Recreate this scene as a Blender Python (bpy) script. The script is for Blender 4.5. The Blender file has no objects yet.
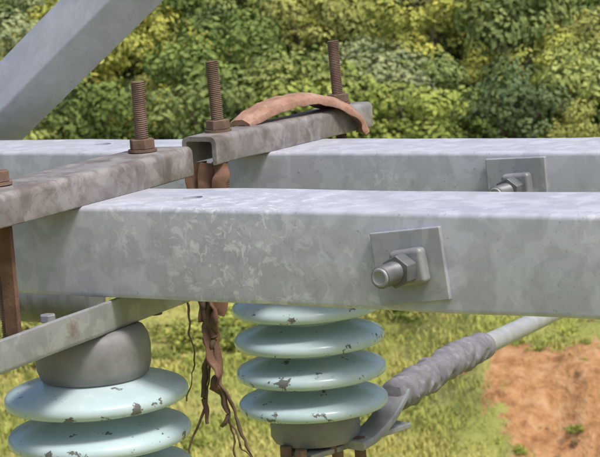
import bpy, bmesh, math, random
from mathutils import Vector, Matrix, noise
random.seed(7)
sc=bpy.context.scene
COL=sc.collection

# ------------------------------------------------------------ helpers
def empty(name,loc=(0,0,0)):
    e=bpy.data.objects.new(name,None); e.location=loc; e.empty_display_size=.05
    COL.objects.link(e); return e
def mesh_obj(name,verts,faces,mat=None,parent=None,smooth=40):
    me=bpy.data.meshes.new(name); me.from_pydata([tuple(v) for v in verts],[],faces); 
    bm=bmesh.new(); bm.from_mesh(me); bmesh.ops.recalc_face_normals(bm,faces=bm.faces); bm.to_mesh(me); bm.free()
    if smooth:
        me.shade_smooth(); me.set_sharp_from_angle(angle=math.radians(smooth))
    if mat: me.materials.append(mat)
    ob=bpy.data.objects.new(name,me); COL.objects.link(ob)
    if parent: ob.parent=parent
    return ob
def bevel(ob,w,seg=3):
    m=ob.modifiers.new('b','BEVEL'); m.width=w; m.segments=seg; m.limit_method='ANGLE'; m.angle_limit=math.radians(35); m.harden_normals=True
def box(name,c,s,mat,parent=None,rot=None,bev=.001):
    vs=[Vector((x*s[0]/2,y*s[1]/2,z*s[2]/2)) for x in(-1,1) for y in(-1,1) for z in(-1,1)]
    if rot: 
        M=rot; vs=[M@v for v in vs]
    vs=[v+Vector(c) for v in vs]
    fs=[(0,1,3,2),(4,6,7,5),(0,4,5,1),(2,3,7,6),(0,2,6,4),(1,5,7,3)]
    o=mesh_obj(name,vs,fs,mat,parent); 
    if bev: bevel(o,bev)
    return o
def rounded(poly,r,seg=5):
    out=[]; n=len(poly)
    for i,p in enumerate(poly):
        rr=r[i] if isinstance(r,(list,tuple)) else r
        p=Vector(p); a=Vector(poly[i-1]); b=Vector(poly[(i+1)%n])
        if rr<=0: out.append(p); continue
        da=(a-p).normalized(); db=(b-p).normalized()
        ang=da.angle(db); t=rr/math.tan(ang/2); 
        s=p+da*t; e=p+db*t; cc=p+(da+db).normalized()*(rr/math.sin(ang/2))
        v0=s-cc; v1=e-cc; tot=math.atan2(v0.x*v1.y-v0.y*v1.x,v0.dot(v1))
        for k in range(seg+1):
            an=tot*k/seg; c_,s_=math.cos(an),math.sin(an)
            out.append(cc+Vector((v0.x*c_-v0.y*s_,v0.x*s_+v0.y*c_)))
    return out
def extrude(name,prof,o,u,v,w,n,mat,parent,jit=0):
    o,u,v,w=map(Vector,(o,u,v,w)); vs=[];fs=[]; m=len(prof)
    for k in range(n+1):
        for p in prof:
            q=o+u*p[0]+v*p[1]+w*(k/n)
            if jit: 
                q=q+Vector((0,noise.noise(q*9)*jit,noise.noise(q*9+Vector((5,5,5)))*jit))
            vs.append(q)
    for k in range(n):
        for i in range(m):
            j=(i+1)%m; fs.append((k*m+i,k*m+j,(k+1)*m+j,(k+1)*m+i))
    fs.append(tuple(range(m))); fs.append(tuple(n*m+i for i in range(m)))
    return mesh_obj(name,vs,fs,mat,parent,35)
def lathe(name,prof,c,mat,parent,seg=64,axis=None,smooth=40):
    ax=Vector(axis or (0,0,1)).normalized(); q=Vector((0,0,1)).rotation_difference(ax)
    vs=[];fs=[];n=len(prof)
    for r,h in prof:
        for k in range(seg):
            a=2*math.pi*k/seg; vs.append(Vector(c)+q@Vector((r*math.cos(a),r*math.sin(a),h)))
    for i in range(n-1):
        for k in range(seg):
            j=(k+1)%seg; fs.append((i*seg+k,i*seg+j,(i+1)*seg+j,(i+1)*seg+k))
    fs.append(tuple(range(seg))); fs.append(tuple((n-1)*seg+k for k in range(seg)))
    return mesh_obj(name,vs,fs,mat,parent,smooth)
def catmull(pts,n=8):
    pts=[Vector(p) for p in pts]; P=[pts[0]*2-pts[1]]+pts+[pts[-1]*2-pts[-2]]; out=[]
    for i in range(1,len(P)-2):
        for k in range(n):
            t=k/n; a,b,c,d=P[i-1],P[i],P[i+1],P[i+2]
            out.append(.5*((2*b)+(c-a)*t+(2*a-5*b+4*c-d)*t*t+(3*b-a-3*c+d)*t**3))
    out.append(pts[-1]); return out
def sweep(name,pts,sec,mat,parent,n=8,rad=None,jit=0,up=(0,0,1),smooth=60,twist=0):
    P=catmull(pts,n); vs=[];fs=[];m=len(sec); N=len(P)
    for i,p in enumerate(P):
        t=(P[min(i+1,N-1)]-P[max(i-1,0)]).normalized()
        s=t.cross(Vector(up)); 
        if s.length<1e-3: s=Vector((1,0,0))
        s.normalize(); u=s.cross(t); q_=i/(N-1)
        if twist: 
            an=twist*q_; s,u=s*math.cos(an)+u*math.sin(an),u*math.cos(an)-s*math.sin(an)
        k=rad(q_) if rad else 1
        for a,b in sec:
            q=p+s*a*k+u*b*k
            if jit: q=q+noise.noise_vector(q*60)*jit
            vs.append(q)
    for i in range(N-1):
        for a in range(m):
            b=(a+1)%m; fs.append((i*m+a,i*m+b,(i+1)*m+b,(i+1)*m+a))
    fs.append(tuple(range(m))); fs.append(tuple((N-1)*m+i for i in range(m)))
    return mesh_obj(name,vs,fs,mat,parent,smooth)
def circ(r,n=14): return [(r*math.cos(2*math.pi*k/n),r*math.sin(2*math.pi*k/n)) for k in range(n)]

# ------------------------------------------------------------ materials
class NT:
    def __init__(s,name):
        s.m=bpy.data.materials.new(name); s.m.use_nodes=True; s.t=s.m.node_tree; s.n=s.t.nodes; s.l=s.t.links
        s.b=s.n['Principled BSDF']; s.geo=s.n.new('ShaderNodeNewGeometry'); s.pos=s.geo.outputs['Position']
    def noise(s,scale,det=5,rough=.6,vec=None,dist=0):
        x=s.n.new('ShaderNodeTexNoise'); x.inputs['Scale'].default_value=scale; x.inputs['Detail'].default_value=det
        x.inputs['Roughness'].default_value=rough; x.inputs['Distortion'].default_value=dist
        s.l.new(vec or s.pos,x.inputs['Vector']); return x.outputs['Fac']
    def vor(s,scale):
        x=s.n.new('ShaderNodeTexVoronoi'); x.inputs['Scale'].default_value=scale; s.l.new(s.pos,x.inputs['Vector'])
        y=s.n.new('ShaderNodeSeparateColor'); s.l.new(x.outputs['Color'],y.inputs[0]); return y.outputs[0]
    def ramp(s,f,stops,interp='LINEAR'):
        x=s.n.new('ShaderNodeValToRGB'); x.color_ramp.interpolation=interp; e=x.color_ramp.elements
        while len(e)<len(stops): e.new(.5)
        for i,(p,c) in enumerate(stops):
            e[i].position=p; e[i].color=(c,c,c,1) if isinstance(c,(int,float)) else (*c,1)
        s.l.new(f,x.inputs['Fac']); return x.outputs['Color']
    def mix(s,f,a,b,mode='MIX'):
        x=s.n.new('ShaderNodeMix'); x.data_type='RGBA'; x.blend_type=mode
        for k,v in ((0,f),(6,a),(7,b)):
            if isinstance(v,(int,float)): x.inputs[k].default_value=v if k==0 else (v,v,v,1)
            elif isinstance(v,tuple): x.inputs[k].default_value=(*v,1)
            else: s.l.new(v,x.inputs[k])
        return x.outputs[2]
    def math(s,op,a,b=0):
        x=s.n.new('ShaderNodeMath'); x.operation=op
        for k,v in ((0,a),(1,b)):
            if isinstance(v,(int,float)): x.inputs[k].default_value=v
            else: s.l.new(v,x.inputs[k])
        return x.outputs[0]
    def bump(s,h,st=.3,d=.001):
        x=s.n.new('ShaderNodeBump'); x.inputs['Strength'].default_value=st; x.inputs['Distance'].default_value=d
        s.l.new(h,x.inputs['Height']); s.l.new(x.outputs[0],s.b.inputs['Normal'])
    def vmap(s,scale):
        x=s.n.new('ShaderNodeMapping'); x.inputs['Scale'].default_value=scale; s.l.new(s.pos,x.inputs['Vector']); return x.outputs[0]
    def attr(s,name):
        x=s.n.new('ShaderNodeAttribute'); x.attribute_name=name; return x.outputs['Fac']
    def nz(s):
        x=s.n.new('ShaderNodeSeparateXYZ'); s.l.new(s.geo.outputs['Normal'],x.inputs[0]); return x.outputs[2]
    def set(s,**k):
        for a,v in k.items():
            i=s.b.inputs[a.replace('_',' ')]
            if isinstance(v,(int,float)): i.default_value=v
            elif isinstance(v,tuple): i.default_value=(*v,1)
            else: s.l.new(v,i)
        return s.m

def galv(name,c1,c2,stain=.5,metal=.15,rust=0.0,rough=.5,focus=None,spk=.6,rustc=(.17,.115,.08)):
    t=NT(name)
    big=t.noise(7,3,.6,dist=.3); sp=t.noise(30,2,.55,dist=.4)
    col=t.mix(t.ramp(big,[(.3,0.),(.7,1.)]),c1,c2)
    col=t.mix(t.ramp(sp,[(.47,0.),(.53,spk)]),col,tuple(min(1,x*1.18) for x in c2))
    col=t.mix(t.math('MULTIPLY',t.ramp(t.vor(42),[(.55,0.),(.6,1.)]),spk*.45),col,tuple(x*.86 for x in c1))
    wn=t.noise(60,4,.72,dist=.7); mask=t.noise(7,2,.5)
    m2=t.ramp(mask,[(.5,0.),(.66,stain*.5)])
    if focus:
        vd=t.n.new('ShaderNodeVectorMath'); vd.operation='DISTANCE'; vd.inputs[1].default_value=focus; t.l.new(t.pos,vd.inputs[0])
        m2=t.mix(1.0,m2,t.ramp(vd.outputs['Value'],[(.03,.55),(.14,0.)]),'ADD')
    w=t.math('MULTIPLY',t.ramp(wn,[(.54,0.),(.60,1.)]),m2)
    col=t.mix(w,col,(.73,.75,.78))
    edge=t.math('MULTIPLY',t.ramp(wn,[(.44,0.),(.5,.5),(.54,0.)]),m2)
    col=t.mix(edge,col,(.25,.25,.26))
    st=t.noise(1,3,.7,vec=t.vmap((38,38,3)))
    col=t.mix(t.ramp(st,[(.5,0.),(.8,.25)]),col,(.24,.24,.245))
    sk=t.noise(170,2,.8)
    col=t.mix(t.ramp(sk,[(.65,0.),(.71,.45)]),col,(.18,.16,.15))
    if rust:
        rn=t.noise(22,5,.75,dist=.5)
        col=t.mix(t.ramp(rn,[(.62-rust*.25,0.),(.76-rust*.2,.7)]),col,rustc)
    t.bump(wn,.18,.001)
    return t.set(Base_Color=col,Metallic=metal,Roughness=t.ramp(big,[(.3,rough-.05),(.7,rough+.1)]))
M_gal=galv('galvanized_steel',(.40,.412,.475),(.46,.472,.535),.6,.1,0,.52,(-.21,0,-.04))
M_gal2=galv('galvanized_bracket',(.19,.175,.17),(.30,.28,.27),.3,.15,.65,.5,None,.6,(.12,.085,.065))
M_gal3=galv('galvanized_fitting',(.22,.225,.24),(.31,.315,.33),.2,.2,0.1,.5)
M_plate=galv('galvanized_plate',(.25,.26,.285),(.34,.35,.375),.15,.15,0,.55)
M_nut=galv('weathered_nut',(.19,.195,.205),(.27,.275,.285),.1,.2,0,.5)
M_bolt=galv('weathered_bolt',(.09,.095,.10),(.16,.165,.17),.1,.3,0,.45)
M_strut=galv('galvanized_brace',(.33,.345,.385),(.42,.435,.48),.15,.1,0,.5,None,.25)
def rustm(name,a,b,c):
    t=NT(name); n1=t.noise(40,5,.75); n2=t.noise(160,3,.7)
    col=t.ramp(n1,[(.3,a),(.5,b),(.7,c)]); col=t.mix(t.ramp(n2,[(.45,0.),(.7,.6)]),col,tuple(x*.45 for x in a))
    t.bump(n2,.6,.001); return t.set(Base_Color=col,Roughness=.85,Metallic=.1)
M_rust=rustm('rusty_iron',(.11,.072,.05),(.18,.115,.08),(.28,.20,.15))
M_rustl=rustm('orange_rust',(.22,.115,.075),(.37,.21,.145),(.50,.33,.26))
M_rustd=rustm('dark_rust',(.10,.052,.032),(.17,.09,.057),(.29,.17,.115))
M_vine=rustm('dry_bark',(.08,.05,.035),(.14,.09,.062),(.22,.155,.11))
def porcelain():
    t=NT('glazed_porcelain'); n=t.noise(5,3); d=t.noise(44,4,.7); s=t.noise(14,3,.5)
    col=t.mix(t.ramp(n,[(.3,0.),(.7,1.)]),(.40,.53,.565),(.48,.60,.63))
    col=t.mix(t.ramp(s,[(.5,0.),(.8,.35)]),col,(.40,.44,.42))
    sz=t.noise(1,4,.6,vec=t.vmap((60,60,12))); col=t.mix(t.ramp(sz,[(.52,0.),(.75,.4)]),col,(.62,.69,.71))
    # dirt chips: sparse on the upper faces, denser round the rims and undersides
    lim=t.ramp(t.nz(),[(-.0,.055),(.55,.045),(.85,0.)])
    dd=t.math('ADD',d,lim)
    col=t.mix(t.ramp(dd,[(.645,0.),(.675,.85)]),col,(.075,.06,.045))
    t.bump(n,.1,.001)
    return t.set(Base_Color=col,Roughness=.24,Specular_IOR_Level=.45)
M_porc=porcelain()
def capm():
    t=NT('cast_iron_cap'); n=t.noise(30,4,.7); n2=t.noise(8,4)
    col=t.mix(t.ramp(n2,[(.35,0.),(.7,1.)]),(.19,.19,.195),(.28,.28,.28)); col=t.mix(t.ramp(n,[(.5,0.),(.7,.5)]),col,(.13,.125,.125))
    t.bump(n,.4,.001); return t.set(Base_Color=col,Roughness=.6,Metallic=.1)
M_cap=capm()
def tapem():
    t=NT('tape_wrap'); n=t.noise(50,4,.7); n2=t.noise(12,3)
    col=t.mix(t.ramp(n2,[(.35,0.),(.65,1.)]),(.13,.125,.145),(.22,.21,.235)); col=t.mix(t.ramp(n,[(.5,0.),(.7,.6)]),col,(.34,.33,.35))
    t.bump(n,.5,.0015); return t.set(Base_Color=col,Roughness=.7)
M_tape=tapem()
def pipem():
    t=NT('grey_sheath'); n=t.noise(20,3,.6)
    return t.set(Base_Color=t.ramp(n,[(.3,(.30,.31,.32)),(.7,(.40,.41,.42))]),Roughness=.5)
M_pipe=pipem()
t=NT('hole_shadow'); M_dark=t.set(Base_Color=(.03,.028,.025),Roughness=.9)

# ------------------------------------------------------------ crossarms (C-channel, web to viewer)
DY=.142
def crossarm(name,y0,x0,x1,holes):
    root=empty(name,(0,0,0)); th=.007; h=.1
    out=[(0,0),(DY,0),(DY,-th),(th,-th),(th,-h+th),(DY,-h+th),(DY,-h),(0,-h)]
    prof=rounded(out,[.0055,.002,.002,.005,.005,.002,.002,.0055],5)
    b=extrude('channel_beam',prof,(x0,y0,0),(0,1,0),(0,0,1),(x1-x0,0,0),60,M_gal,root,.0016)
    for (hx,hy,r) in holes:
        cut=lathe('cut',[(r,-.03),(r,.03)],(hx,y0+hy,0),M_dark,None,28)
        md=b.modifiers.new('hole','BOOLEAN'); md.object=cut; md.solver='EXACT'
        bpy.context.view_layer.update()
        dg=bpy.context.evaluated_depsgraph_get()
        nm=bpy.data.meshes.new_from_object(b.evaluated_get(dg)); b.modifiers.clear(); b.data=nm
        bpy.data.objects.remove(cut)
        nm.set_sharp_from_angle(angle=math.radians(35))
        lathe('hole_shadow_plug',[(r*.98,-.0068),(r*.98,-.0075),(r*.98,-.028)],(hx,y0+hy,0),M_dark,root,28)  # near-black plug added below the hole, painting the shade inside it
    return root
front=crossarm('steel_crossarm',0,-.505,1.25,[(-.293,.07,.011)])
back=crossarm('steel_crossarm',.457,-1.6,1.1,[(-.77,.09,.012)])

# ------------------------------------------------------------ clamp brackets
def ring_nut(name,c,r,h,mat,parent,axis=(0,0,1),rot=0):
    ax=Vector(axis).normalized(); q=Vector((0,0,1)).rotation_difference(ax)
    vs=[]
    for z,k in ((0,1),(h,1)):
        for i in range(6):
            a=rot+i*math.pi/3; vs.append(Vector(c)+q@Vector((r*k*math.cos(a),r*k*math.sin(a),z)))
    fs=[tuple(range(6)),tuple(range(6,12))]+[(i,(i+1)%6,6+(i+1)%6,6+i) for i in range(6)]
    o=mesh_obj(name,vs,fs,mat,parent,30); bevel(o,.0012,2); return o
def stud(name,c,r,L,mat,parent,axis=(0,0,1),pitch=.0024,dep=.0016,seg=20):
    ax=Vector(axis).normalized(); q=Vector((0,0,1)).rotation_difference(ax); vs=[];fs=[]; rows=int(L/pitch*4)
    for i in range(rows+1):
        z=L*i/rows
        for k in range(seg):
            a=2*math.pi*k/seg; ph=((z/pitch)-k/seg)%1; rr=r-dep*abs(ph-.5)*2
            vs.append(Vector(c)+q@Vector((rr*math.cos(a),rr*math.sin(a),z)))
    for i in range(rows):
        for k in range(seg):
            j=(k+1)%seg; fs.append((i*seg+k,i*seg+j,(i+1)*seg+j,(i+1)*seg+k))
    fs.append(tuple(range(seg))); fs.append(tuple(rows*seg+k for k in range(seg)))
    return mesh_obj(name,vs,fs,mat,parent,50)
def uchan(name,x0,x1,y0,y1,zt,h,mat,parent,up=True,skew=0):
    w=x1-x0; th=.006; s=-1 if up else 1
    out=[(0,0),(w,0),(w,s*h),(w-th,s*h),(w-th,s*th),(th,s*th),(th,s*h),(0,s*h)]
    prof=rounded(out,[.008,.008,.002,.002,.004,.004,.002,.002],4)
    return extrude(name,prof,(x0,y0,zt),(1,0,0),(0,0,1),(skew,y1-y0,0),40,mat,parent,.0018)
A=empty('clamp_bracket')
uchan('top_channel',-.452,-.372,-.42,.238,.035,.0355,M_gal2,A,skew=-.033)
w_=.070; hh=.035; th=.006
prof=rounded([(0,0),(w_,0),(w_,hh),(w_-th,hh),(w_-th,th),(0,th)],[.001,.006,.002,.002,.004,.001],4)
extrude('bottom_angle',prof,(-.407,-.42,-.138),(1,0,0),(0,0,1),(-.037,.62,0),30,M_gal3,A,.0012)
for y,zt,x in ((.19,.118,-.442),(-.083,.05,-.437)):
    stud('threaded_stud',(x,y,-.16),.0085,zt+.16,M_rust,A)
    lathe('washer',[(.017,0),(.017,.003)],(x,y,.0355),M_rust,A,32)
    ring_nut('nut',(x,y,.0385),.0155,.012,M_rust,A,rot=.3)
box('rusty_strap',(-.424,-.092,-.05),(.018,.006,.15),M_rustd,A)
stud('small_bolt',(-.382,-.085,-.134),.0055,.030,M_gal3,A)
ring_nut('small_nut',(-.382,-.085,-.1095),.009,.008,M_gal3,A,rot=.2)
B=empty('clamp_bracket')
uchan('top_channel',-.486,-.436,.335,.735,.035,.0355,M_gal2,B)
uchan('bottom_channel',-.495,-.425,.36,.72,-.137,.035,M_gal3,B,up=False)
for y,x,zt in ((.385,-.462,.125),(.70,-.468,.125)):
    stud('threaded_stud',(x+.004,y,-.16),.0085,zt+.16,M_rust,B,axis=(-.03,0,1))
    lathe('washer',[(.017,0),(.017,.003)],(x-.002,y,.0355),M_rust,B,32)
    ring_nut('nut',(x-.002,y,.0385),.0155,.012,M_rust,B,rot=.7)
band=rounded([(-.024,-.004),(-.012,.002),(.012,.002),(.024,-.004),(.022,.006),(.010,.012),(-.010,.012),(-.022,.006)],.0015,2)
sweep('rusty_band',[(-.474,.45,.034),(-.473,.49,.043),(-.468,.54,.050),(-.460,.595,.050),(-.446,.64,.038),(-.430,.672,.018),(-.424,.680,-.003)],band,M_rustl,B,jit=.0022,smooth=40,rad=lambda t:.78+.26*math.sin(math.pi*min(1,t*1.15)))
Rr_=empty('rusty_hanging_strap')
def strip(pts,w,th=.003,seed=0,m=M_rustd,tw=0):
    sec=rounded([(-w,-th),(w,-th),(w,th),(-w,th)],.001,1)
    return sweep('strip',pts,sec,m,Rr_,n=14,jit=.007,up=(.6,-.8,.05),rad=lambda t:1-.35*math.sin(t*7+seed)**2-.5*max(0,t-.75),twist=tw)
strip([(-.474,.345,.0),(-.472,.342,-.05),(-.471,.34,-.10),(-.468,.34,-.15),(-.472,.335,-.20)],.013,.002,0,tw=.5)
strip([(-.455,.345,.0),(-.455,.342,-.05),(-.457,.34,-.10),(-.447,.34,-.155),(-.452,.335,-.19)],.016,.002,2,tw=-.6)
strip([(-.440,.35,.0),(-.442,.345,-.04),(-.444,.345,-.09)],.010,.002,1)
strip([(-.468,.338,-.14),(-.455,.33,-.18),(-.462,.33,-.22),(-.450,.328,-.26),(-.462,.33,-.29)],.014,.002,1,tw=6)
V=empty('dry_vine')
def vine(pts,r):
    return sweep('stem',pts,circ(r,8),M_vine,V,n=10,jit=.005,rad=lambda t:1-.55*t)
vine([(-.462,.335,-.13),(-.470,.33,-.18),(-.458,.33,-.22),(-.474,.33,-.26),(-.480,.33,-.30),(-.474,.33,-.33)],.0055)
vine([(-.47,.335,-.13),(-.458,.33,-.17),(-.470,.33,-.22),(-.452,.33,-.27),(-.446,.33,-.32),(-.455,.33,-.335)],.005)
vine([(-.46,.335,-.2),(-.45,.33,-.27),(-.425,.33,-.34),(-.405,.34,-.42),(-.39,.34,-.5)],.0025)
vine([(-.465,.33,-.25),(-.48,.33,-.31),(-.50,.32,-.38),(-.495,.32,-.48)],.002)
vine([(-.455,.33,-.28),(-.438,.33,-.36),(-.443,.33,-.46)],.002)
vine([(-.45,.34,-.33),(-.41,.33,-.38),(-.37,.34,-.40)],.0015)
vine([(-.50,.36,-.13),(-.515,.36,-.19),(-.505,.35,-.25),(-.52,.35,-.31)],.0018)

# ------------------------------------------------------------ square plate washers with bolts
def plate(x,y,z,rotdeg,parent_name):
    P=empty(parent_name)
    box('square_washer',(x,y-.0035,z),(.077,.006,.073),M_plate,P,rot=Matrix.Rotation(math.radians(rotdeg),3,'Y')@Matrix.Rotation(math.radians(2),3,'Z'),bev=.0015)
    box('square_nut',(x+.004,y-.0125,z+.001),(.037,.014,.036),M_nut,P,rot=Matrix.Rotation(math.radians(rotdeg-3),3,'Y'),bev=.005)
    ax=(-.05,-1,-.02)
    ring_nut('lock_nut',(x+.001,y-.019,z),.0165,.017,M_bolt,P,axis=ax,rot=.4)
    stud('bolt_shank',(x,y-.02,z),.0112,.042,M_bolt,P,axis=ax,pitch=.0034,dep=.0018,seg=28)
    lathe('bolt_tip',[(.0095,0),(.0085,.002),(.007,.0022),(.0055,.001),(.001,.001)],(x-.0021,y-.062,z-.0008),M_nut,P,28,axis=ax)
    return P
plate(.010,0,-.053,-6,'bolted_plate_washer')
plate(-.085,.457,-.043,-2,'bolted_plate_washer')

# ------------------------------------------------------------ insulators
def insulator(x,y,zt,n,dz):
    I=empty('porcelain_insulator')
    lathe('top_cap',[(.02,.0),(.052,-.001),(.058,-.004),(.0625,-.012),(.0645,-.024),(.0635,-.044),(.060,-.054),(.052,-.060),(.04,-.062)],(x,y,zt),M_cap,I,72,smooth=50)
    prof=[(.044,-.058)]
    for k in range(n):
        c=-.078-.0445*k+dz
        prof+=[(.046,c+.016),(.052,c+.0135),(.070,c+.0085),(.090,c+.003),(.0985,c-.0005),(.1015,c-.004),(.1024,c-.0085),(.1010,c-.0135),(.097,c-.0155),(.090,c-.0125),(.078,c-.010),(.070,c-.0125),(.064,c-.009),(.052,c-.009),(.046,c-.012)]
    end=prof[-1][1]-.010; prof.append((.046,end))
    lathe('porcelain_sheds',prof,(x,y,zt),M_porc,I,96,smooth=60)
    b=zt+end
    lathe('bottom_cap',[(.05,.008),(.058,.004),(.0615,-.002),(.0615,-.03),(.057,-.038),(.03,-.041)],(x,y,b),M_cap,I,72,smooth=50)
    for s in (-1,1):
        ring_nut('cap_bolt',(x+.035*s,y-.02,b-.052),.009,.012,M_rust,I)
    return I,b
insulator(-.408,.02,-.137,5,.009)
I2,bz=insulator(-.459,.562,-.142,4,.005)

# ------------------------------------------------------------ terminal + wrapped cable
T=empty('cable_terminal')
box('lug_plate',(-.430,.60,bz-.047),(.055,.20,.008),M_gal3,T,rot=Matrix.Rotation(math.radians(-14),3,'Z'),bev=.002)
lug=rounded([(-.022,-.006),(.022,-.006),(.022,.006),(-.022,.006)],.003,2)
sweep('lug_clamp',[(-.40,.555,bz-.042),(-.395,.59,bz-.038),(-.388,.625,bz-.022),(-.388,.66,bz-.004),(-.392,.69,bz+.008)],lug,M_gal3,T,n=8,rad=lambda t:1-.25*t)
for p in ((-.425,.56),(-.395,.57),(-.47,.50),(-.44,.49)):
    ring_nut('terminal_bolt',(p[0],p[1],bz-.064),.009,.03,M_rust,T)
K=empty('wrapped_cable')
P=[(-.391,.66,-.371),(-.410,.78,-.376),(-.439,.933,-.384),(-.472,1.10,-.400),(-.518,1.36,-.424),(-.63,2.0,-.48)]
def wr(t): 
    s=(t*13+.4*math.sin(t*17))%1
    return .74+.22*min(1,t*8)+.11*s+.06*math.sin(t*31)
sweep('tape_wrap',P[:4],circ(.0225,24),M_tape,K,n=70,jit=.006,rad=wr,smooth=50)
sweep('cable_sheath',P[2:],circ(.0165,20),M_pipe,K,n=16)
lathe('sheath_collar',[(.016,0),(.022,.003),(.022,.024),(.016,.027)],(-.470,1.095,-.400),M_tape,K,32,axis=(-.165,.98,-.07))

# ------------------------------------------------------------ diagonal brace
D=empty('diagonal_brace')
d=Vector((.815,0,.58)); n_=Vector((-.58,0,.815))
prof=[(0,.035),(.045,0),(.122,.048),(.119,.053),(.045,.0075),(.003,.040)]
extrude('angle_steel',rounded(prof,[.001,.005,.001,.001,.001,.001],3),Vector((-1.012,.64,-.003))-d*.25,n_,(0,1,0),d*1.4,20,M_strut,D)
G=empty('conduit_pipe')
lathe('pipe',[(.03,0),(.034,.004),(.034,.35),(.031,.362),(.022,.37)],(-.98,.30,-.168),M_bolt,G,40,axis=(1,-.02,.0))

# ------------------------------------------------------------ background (site frame: d = away, r = right)
Cam=Vector((.9168,-1.6785,.277)); Fh=Vector((-.5241,.8517,0)); Rh=Vector((.8517,.5241,0))
def site(d_,r_): return Cam+Fh*d_+Rh*r_
def smooth(a,b,x):
    t=max(0,min(1,(x-a)/(b-a))); return t*t*(3-2*t)
PTS=[(-400,-16),(0,-13),(35,-12.3),(50,-11.8),(66,-10.6),(78,-9.0),(100,-2.5),(130,9),(200,34),(300,55),(600,65)]
def hgt(d_,r_):
    z=PTS[-1][1]
    for (a,za),(b,zb) in zip(PTS,PTS[1:]):
        if d_<=b: z=za+(zb-za)*(d_-a)/(b-a) if d_>a else za; break
    bank=smooth(43.5,48,d_+noise.noise(Vector((r_*.5,0,3)))*2.5)*smooth(2.2,5.0,r_)*(1-smooth(56,75,d_))*1.7
    z+=bank+noise.noise(Vector((d_*.08,r_*.08,0)))*.9+noise.noise(Vector((d_*.35,r_*.35,2)))*.28
    if 36<d_<62 and 1<r_<14: z+=.26*noise.noise(Vector((d_*.7,r_*1.6,7)))+.2*noise.noise(Vector((d_*1.6,r_*3.4,1)))
    return z
def axis_vals(segs):
    v=[]
    for lo,hi,st in segs:
        x=lo
        while x<hi-1e-6: v.append(x); x+=st
    v.append(segs[-1][1]); return v
ds=axis_vals([(-400,32,12),(32,62,.25),(62,90,.6),(90,200,4),(200,600,20)]); rs=axis_vals([(-300,-20,14),(-20,0,.7),(0,14,.25),(14,28,.9),(28,300,14)])
vs=[];fs=[]
for a in ds:
    for b in rs:
        p=site(a,b); vs.append((p.x,p.y,hgt(a,b)))
nr=len(rs)
for i in range(len(ds)-1):
    for j in range(nr-1): fs.append((i*nr+j,i*nr+j+1,(i+1)*nr+j+1,(i+1)*nr+j))
t=NT('hillside_ground')
g1=t.noise(.5,4,.7); g2=t.noise(2.0,4,.75)
grass=t.ramp(g1,[(.3,(.15,.18,.05)),(.45,(.28,.29,.08)),(.6,(.40,.38,.13)),(.75,(.44,.38,.18))])
grass=t.mix(t.ramp(g2,[(.45,0.),(.7,.6)]),grass,(.13,.15,.045))
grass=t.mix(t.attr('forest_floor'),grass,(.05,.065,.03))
dirt=t.ramp(g2,[(.3,(.20,.095,.042)),(.5,(.40,.215,.10)),(.7,(.50,.32,.18))])
msk=t.math('ADD',t.attr('dirt'),t.math('MULTIPLY',t.math('SUBTRACT',t.noise(.7,5,.8),.5),2.2))
col=t.mix(t.ramp(msk,[(.47,0.),(.58,1.)]),grass,dirt)
t.bump(g2,.8,.25); M_ground=t.set(Base_Color=col,Roughness=.95,Specular_IOR_Level=.1)
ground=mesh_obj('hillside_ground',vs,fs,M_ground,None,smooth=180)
def dirtm(a,b):
    return smooth(36,38,a)*(1-smooth(46.5,50.5,a+(b-6)*.3))*smooth(3.2,5.1,b-.10*(48-a))*(1-smooth(9,12,b))
at_=ground.data.attributes.new('dirt','FLOAT','POINT'); at2=ground.data.attributes.new('forest_floor','FLOAT','POINT')
k=0
at_=ground.data.attributes['dirt']
for a in ds:
    for b in rs:
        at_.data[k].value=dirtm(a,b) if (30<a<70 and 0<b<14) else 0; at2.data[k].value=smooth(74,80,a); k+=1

def leafmat(name):
    t=NT(name); oi=t.n.new('ShaderNodeObjectInfo')
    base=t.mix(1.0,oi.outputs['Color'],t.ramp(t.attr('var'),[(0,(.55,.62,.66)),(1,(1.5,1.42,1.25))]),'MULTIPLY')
    di=t.n.new('ShaderNodeBsdfDiffuse'); t.l.new(base,di.inputs['Color'])
    t.n.remove(t.b); t.l.new(di.outputs[0],t.n['Material Output'].inputs['Surface'])
    return t.m
M_leaf=leafmat('leaves')
t=NT('tree_bark'); M_bark=t.set(Base_Color=t.ramp(t.noise(6,3),[(.3,(.10,.08,.06)),(.7,(.2,.17,.14))]),Roughness=.9)

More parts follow.
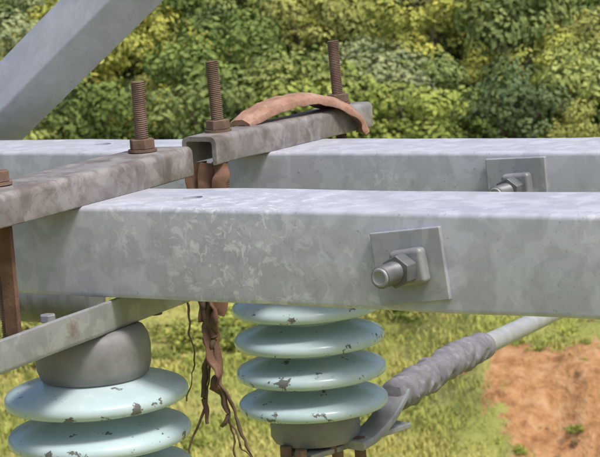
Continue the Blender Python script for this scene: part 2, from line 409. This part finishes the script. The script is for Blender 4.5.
def rnd_dir():
    while True:
        v=Vector((random.uniform(-1,1),random.uniform(-1,1),random.uniform(-1,1)))
        if .05<v.length<1: return v.normalized()
def card(vs,fs,p,n,s,asp=.6):
    u=n.cross(rnd_dir()); 
    if u.length<.01: return False
    u.normalize(); w=n.cross(u); k=len(vs)
    vs+= [p-u*s, p-w*s*asp+n*s*.12, p+u*s, p+w*s*asp+n*s*.12]
    fs.append((k,k+1,k+2,k+3)); return True
def crown_mesh(name,Rr,Hh,nl,per,leaf,trunk_h,limbs=True,spread=(.45,.85)):
    vs=[];fs=[];lobes=[];var=[]
    for i in range(nl):
        v=rnd_dir(); v=Vector((v.x,v.y,v.z*.7+.3)); k=random.uniform(*spread)
        c=Vector((v.x*Rr*k,v.y*Rr*k,trunk_h+Hh*.42+v.z*Hh*.55*k)); lobes.append((c,Rr*random.uniform(.18,.44)))
    for c,r in lobes:
        lv=random.uniform(.2,.65)
        for j in range(int(per*(r/Rr/.33)**2)):
            v=rnd_dir()
            if v.z<-.3 and random.random()<.75: continue
            bump=1+.32*noise.noise(v*2.6+c*3)+.25*noise.noise(v*7+c)
            p=c+Vector((v.x*r*bump,v.y*r*bump,v.z*r*.75*bump))
            if random.random()<.14: p=c+(p-c)*random.uniform(1.05,1.4)
            nrm=(v+rnd_dir()*.5+Vector((0,0,.2))).normalized()
            # random leaf tone, with lit lobe tops and darker undersides painted in
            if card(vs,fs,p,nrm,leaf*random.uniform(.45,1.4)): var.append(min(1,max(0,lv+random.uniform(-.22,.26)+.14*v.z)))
    nleaf=len(fs)
    def limb(a,b,ra,rb,seg=5):
        a=Vector(a);b=Vector(b);t_=(b-a).normalized();s=t_.cross(Vector((.3,.9,.1))).normalized();u=s.cross(t_);rows=4
        for i in range(rows+1):
            q=i/rows;pp=a.lerp(b,q)+s*math.sin(q*3.1)*.1*(b-a).length*.4;rr=ra+(rb-ra)*q
            for k in range(seg):
                an=2*math.pi*k/seg;vs.append(pp+s*rr*math.cos(an)+u*rr*math.sin(an))
        o=len(vs)-(rows+1)*seg
        for i in range(rows):
            for k in range(seg):
                j=(k+1)%seg;fs.append((o+i*seg+k,o+i*seg+j,o+(i+1)*seg+j,o+(i+1)*seg+k))
    if limbs:
        tr=Rr*.05
        limb((0,0,-1.5),(0,0,trunk_h+Hh*.3),tr*1.5,tr*.8)
        for c,r in lobes[:9]: limb((0,0,trunk_h+Hh*.1),c,tr*.7,tr*.2)
    me=bpy.data.meshes.new(name); me.from_pydata([tuple(v) for v in vs],[],fs)
    me.materials.append(M_leaf); me.materials.append(M_bark)
    me.polygons.foreach_set('material_index',[0]*nleaf+[1]*(len(fs)-nleaf))
    a=me.attributes.new('var','FLOAT','FACE'); a.data.foreach_set('value',var+[.5]*(len(fs)-nleaf)); me.update(); return me
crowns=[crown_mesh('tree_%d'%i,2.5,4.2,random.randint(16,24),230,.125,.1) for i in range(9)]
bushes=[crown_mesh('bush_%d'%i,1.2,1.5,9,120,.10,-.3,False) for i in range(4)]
def inst(name,me,p,s,rz,color,parent,sz=1):
    k=random.uniform(.85,1.2)
    o=bpy.data.objects.new(name,me); COL.objects.link(o); o.parent=parent; o.location=p; o.scale=(s,s,s*sz); o.rotation_euler=(random.uniform(-.08,.08),random.uniform(-.08,.08),rz); o.color=(color[0]*k,color[1]*k,color[2]*k,1); return o
pal=[(.13,.18,.075),(.17,.23,.07),(.25,.30,.08),(.38,.39,.10),(.13,.175,.085),(.28,.32,.11),(.19,.24,.09),(.36,.37,.12),(.30,.34,.18)]
forest=empty('forest')
random.seed(41)
d_=77.5
while d_<114:
    half=d_*.19+4; r_=-half+random.uniform(0,2)
    while r_<half:
        dd=d_+random.uniform(-1.3,1.3); p=site(dd,r_); s=random.choice([random.uniform(.5,.75),random.uniform(.75,1.25)])
        u=noise.noise(Vector((dd*.12,r_*.18,4)))*.5+.5+random.uniform(-.45,.45)
        col=pal[max(0,min(len(pal)-1,int(u*len(pal))))]
        if random.random()<.025 and s<.75: col=(.27,.19,.12)
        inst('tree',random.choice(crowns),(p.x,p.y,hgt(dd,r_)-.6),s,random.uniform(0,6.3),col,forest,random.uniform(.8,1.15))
        r_+=.9+s*random.uniform(1.7,2.5)
    d_+=2.7
# low understorey between the crowns
for i in range(150):
    dd=random.uniform(76,108); rr=random.uniform(-.19,.19)*dd; p=site(dd,rr)
    inst('understorey',random.choice(bushes),(p.x,p.y,hgt(dd,rr)-.1),random.uniform(.6,1.2),random.uniform(0,6.3),random.choice(pal[:3]+pal[4:6]),forest,.9)
shrub=empty('undergrowth')
for i in range(420):
    dd=random.uniform(55,80) if i%4 else random.uniform(40,60); rr=random.uniform(-.19,.19)*dd
    if dirtm(dd,rr)>.05 : continue
    if noise.noise(Vector((dd*.15,rr*.25,9)))<(-.02 if dd<68 else -.5): continue
    p=site(dd,rr); s=random.uniform(.25,.8)*(1 if dd>56 else .55)
    inst('bush',random.choice(bushes),(p.x,p.y,hgt(dd,rr)-.1),s,random.uniform(0,6.3),random.choice([(.24,.28,.065),(.32,.34,.09),(.18,.22,.06),(.38,.37,.13)]),shrub,.8)
for i in range(26): # weeds on the dirt bank
    dd=random.uniform(41,52); rr=random.uniform(.075,.17)*dd; p=site(dd,rr)
    inst('bush',random.choice(bushes),(p.x,p.y,hgt(dd,rr)-.05),random.uniform(.08,.26),random.uniform(0,6.3),random.choice([(.22,.26,.06),(.30,.32,.09),(.30,.22,.12)]),shrub,.8)
def tuft(name,n):
    vs=[];fs=[]
    for i in range(n):
        x,y=random.gauss(0,.5),random.gauss(0,.5); h=random.uniform(.08,.20); a=random.uniform(0,6.3); l=Vector((math.cos(a),math.sin(a),0)); w=.016
        s=Vector((-l.y,l.x,0))*w; b=Vector((x,y,-.05)); k=len(vs); m=b+Vector((0,0,h*.6))+l*h*.25; tpt=b+Vector((0,0,h))+l*h*.8
        vs+=[b-s,b+s,m+s*.8,m-s*.8,tpt]; fs+=[(k,k+1,k+2,k+3),(k+3,k+2,k+4)]
    me=bpy.data.meshes.new(name); me.from_pydata([tuple(v) for v in vs],[],fs); me.materials.append(M_leaf)
    a=me.attributes.new('var','FLOAT','FACE'); a.data.foreach_set('value',[random.uniform(.2,.7) for _ in me.polygons]); return me
tufts=[tuft('tuft_%d'%i,100) for i in range(4)]
gr=empty('grass')
for i in range(1200):
    dd=40+32*random.random()**1.2; rr=random.uniform(-.18,.18)*dd
    if dirtm(dd,rr)>random.uniform(.05,.7): continue
    p=site(dd,rr); u=noise.noise(Vector((dd*.2,rr*.3,1)))
    inst('grass_tuft',random.choice(tufts),(p.x,p.y,hgt(dd,rr)),random.uniform(.6,1.3),random.uniform(0,6.3),random.choice([(.28,.31,.08),(.33,.35,.095)]) if u<0 else random.choice([(.42,.40,.12),(.46,.41,.16)]),gr)

# ------------------------------------------------------------ light, sky, camera
el=math.radians(60); az=math.radians(105)
w=bpy.data.worlds.new('World'); sc.world=w; w.use_nodes=True; nt=w.node_tree
sky=nt.nodes.new('ShaderNodeTexSky'); sky.sky_type='NISHITA'; sky.sun_disc=False; sky.sun_elevation=el; sky.sun_rotation=az; sky.dust_density=4
nt.links.new(sky.outputs[0],nt.nodes['Background'].inputs[0]); nt.nodes['Background'].inputs[1].default_value=.15
sl=bpy.data.lights.new('sun','SUN'); sl.energy=3.3; sl.angle=math.radians(13); sl.color=(1,.955,.89)
so=bpy.data.objects.new('sun',sl); COL.objects.link(so)
sd=Vector((math.sin(az)*math.cos(el),math.cos(az)*math.cos(el),math.sin(el)))
so.rotation_euler=sd.to_track_quat('Z','Y').to_euler(); so.location=(0,0,20)
cd=bpy.data.cameras.new('camera'); cam=bpy.data.objects.new('camera',cd); COL.objects.link(cam); sc.camera=cam
cam.location=Cam; cam.rotation_euler=(1.42153,.06767,.54145); cd.lens=118.2; cd.sensor_width=36; cd.clip_start=.05; cd.clip_end=3000
cd.dof.use_dof=True; cd.dof.focus_distance=2.2; cd.dof.aperture_fstop=34
sc.view_settings.view_transform='Standard'; sc.view_settings.look='None'; sc.view_settings.exposure=0
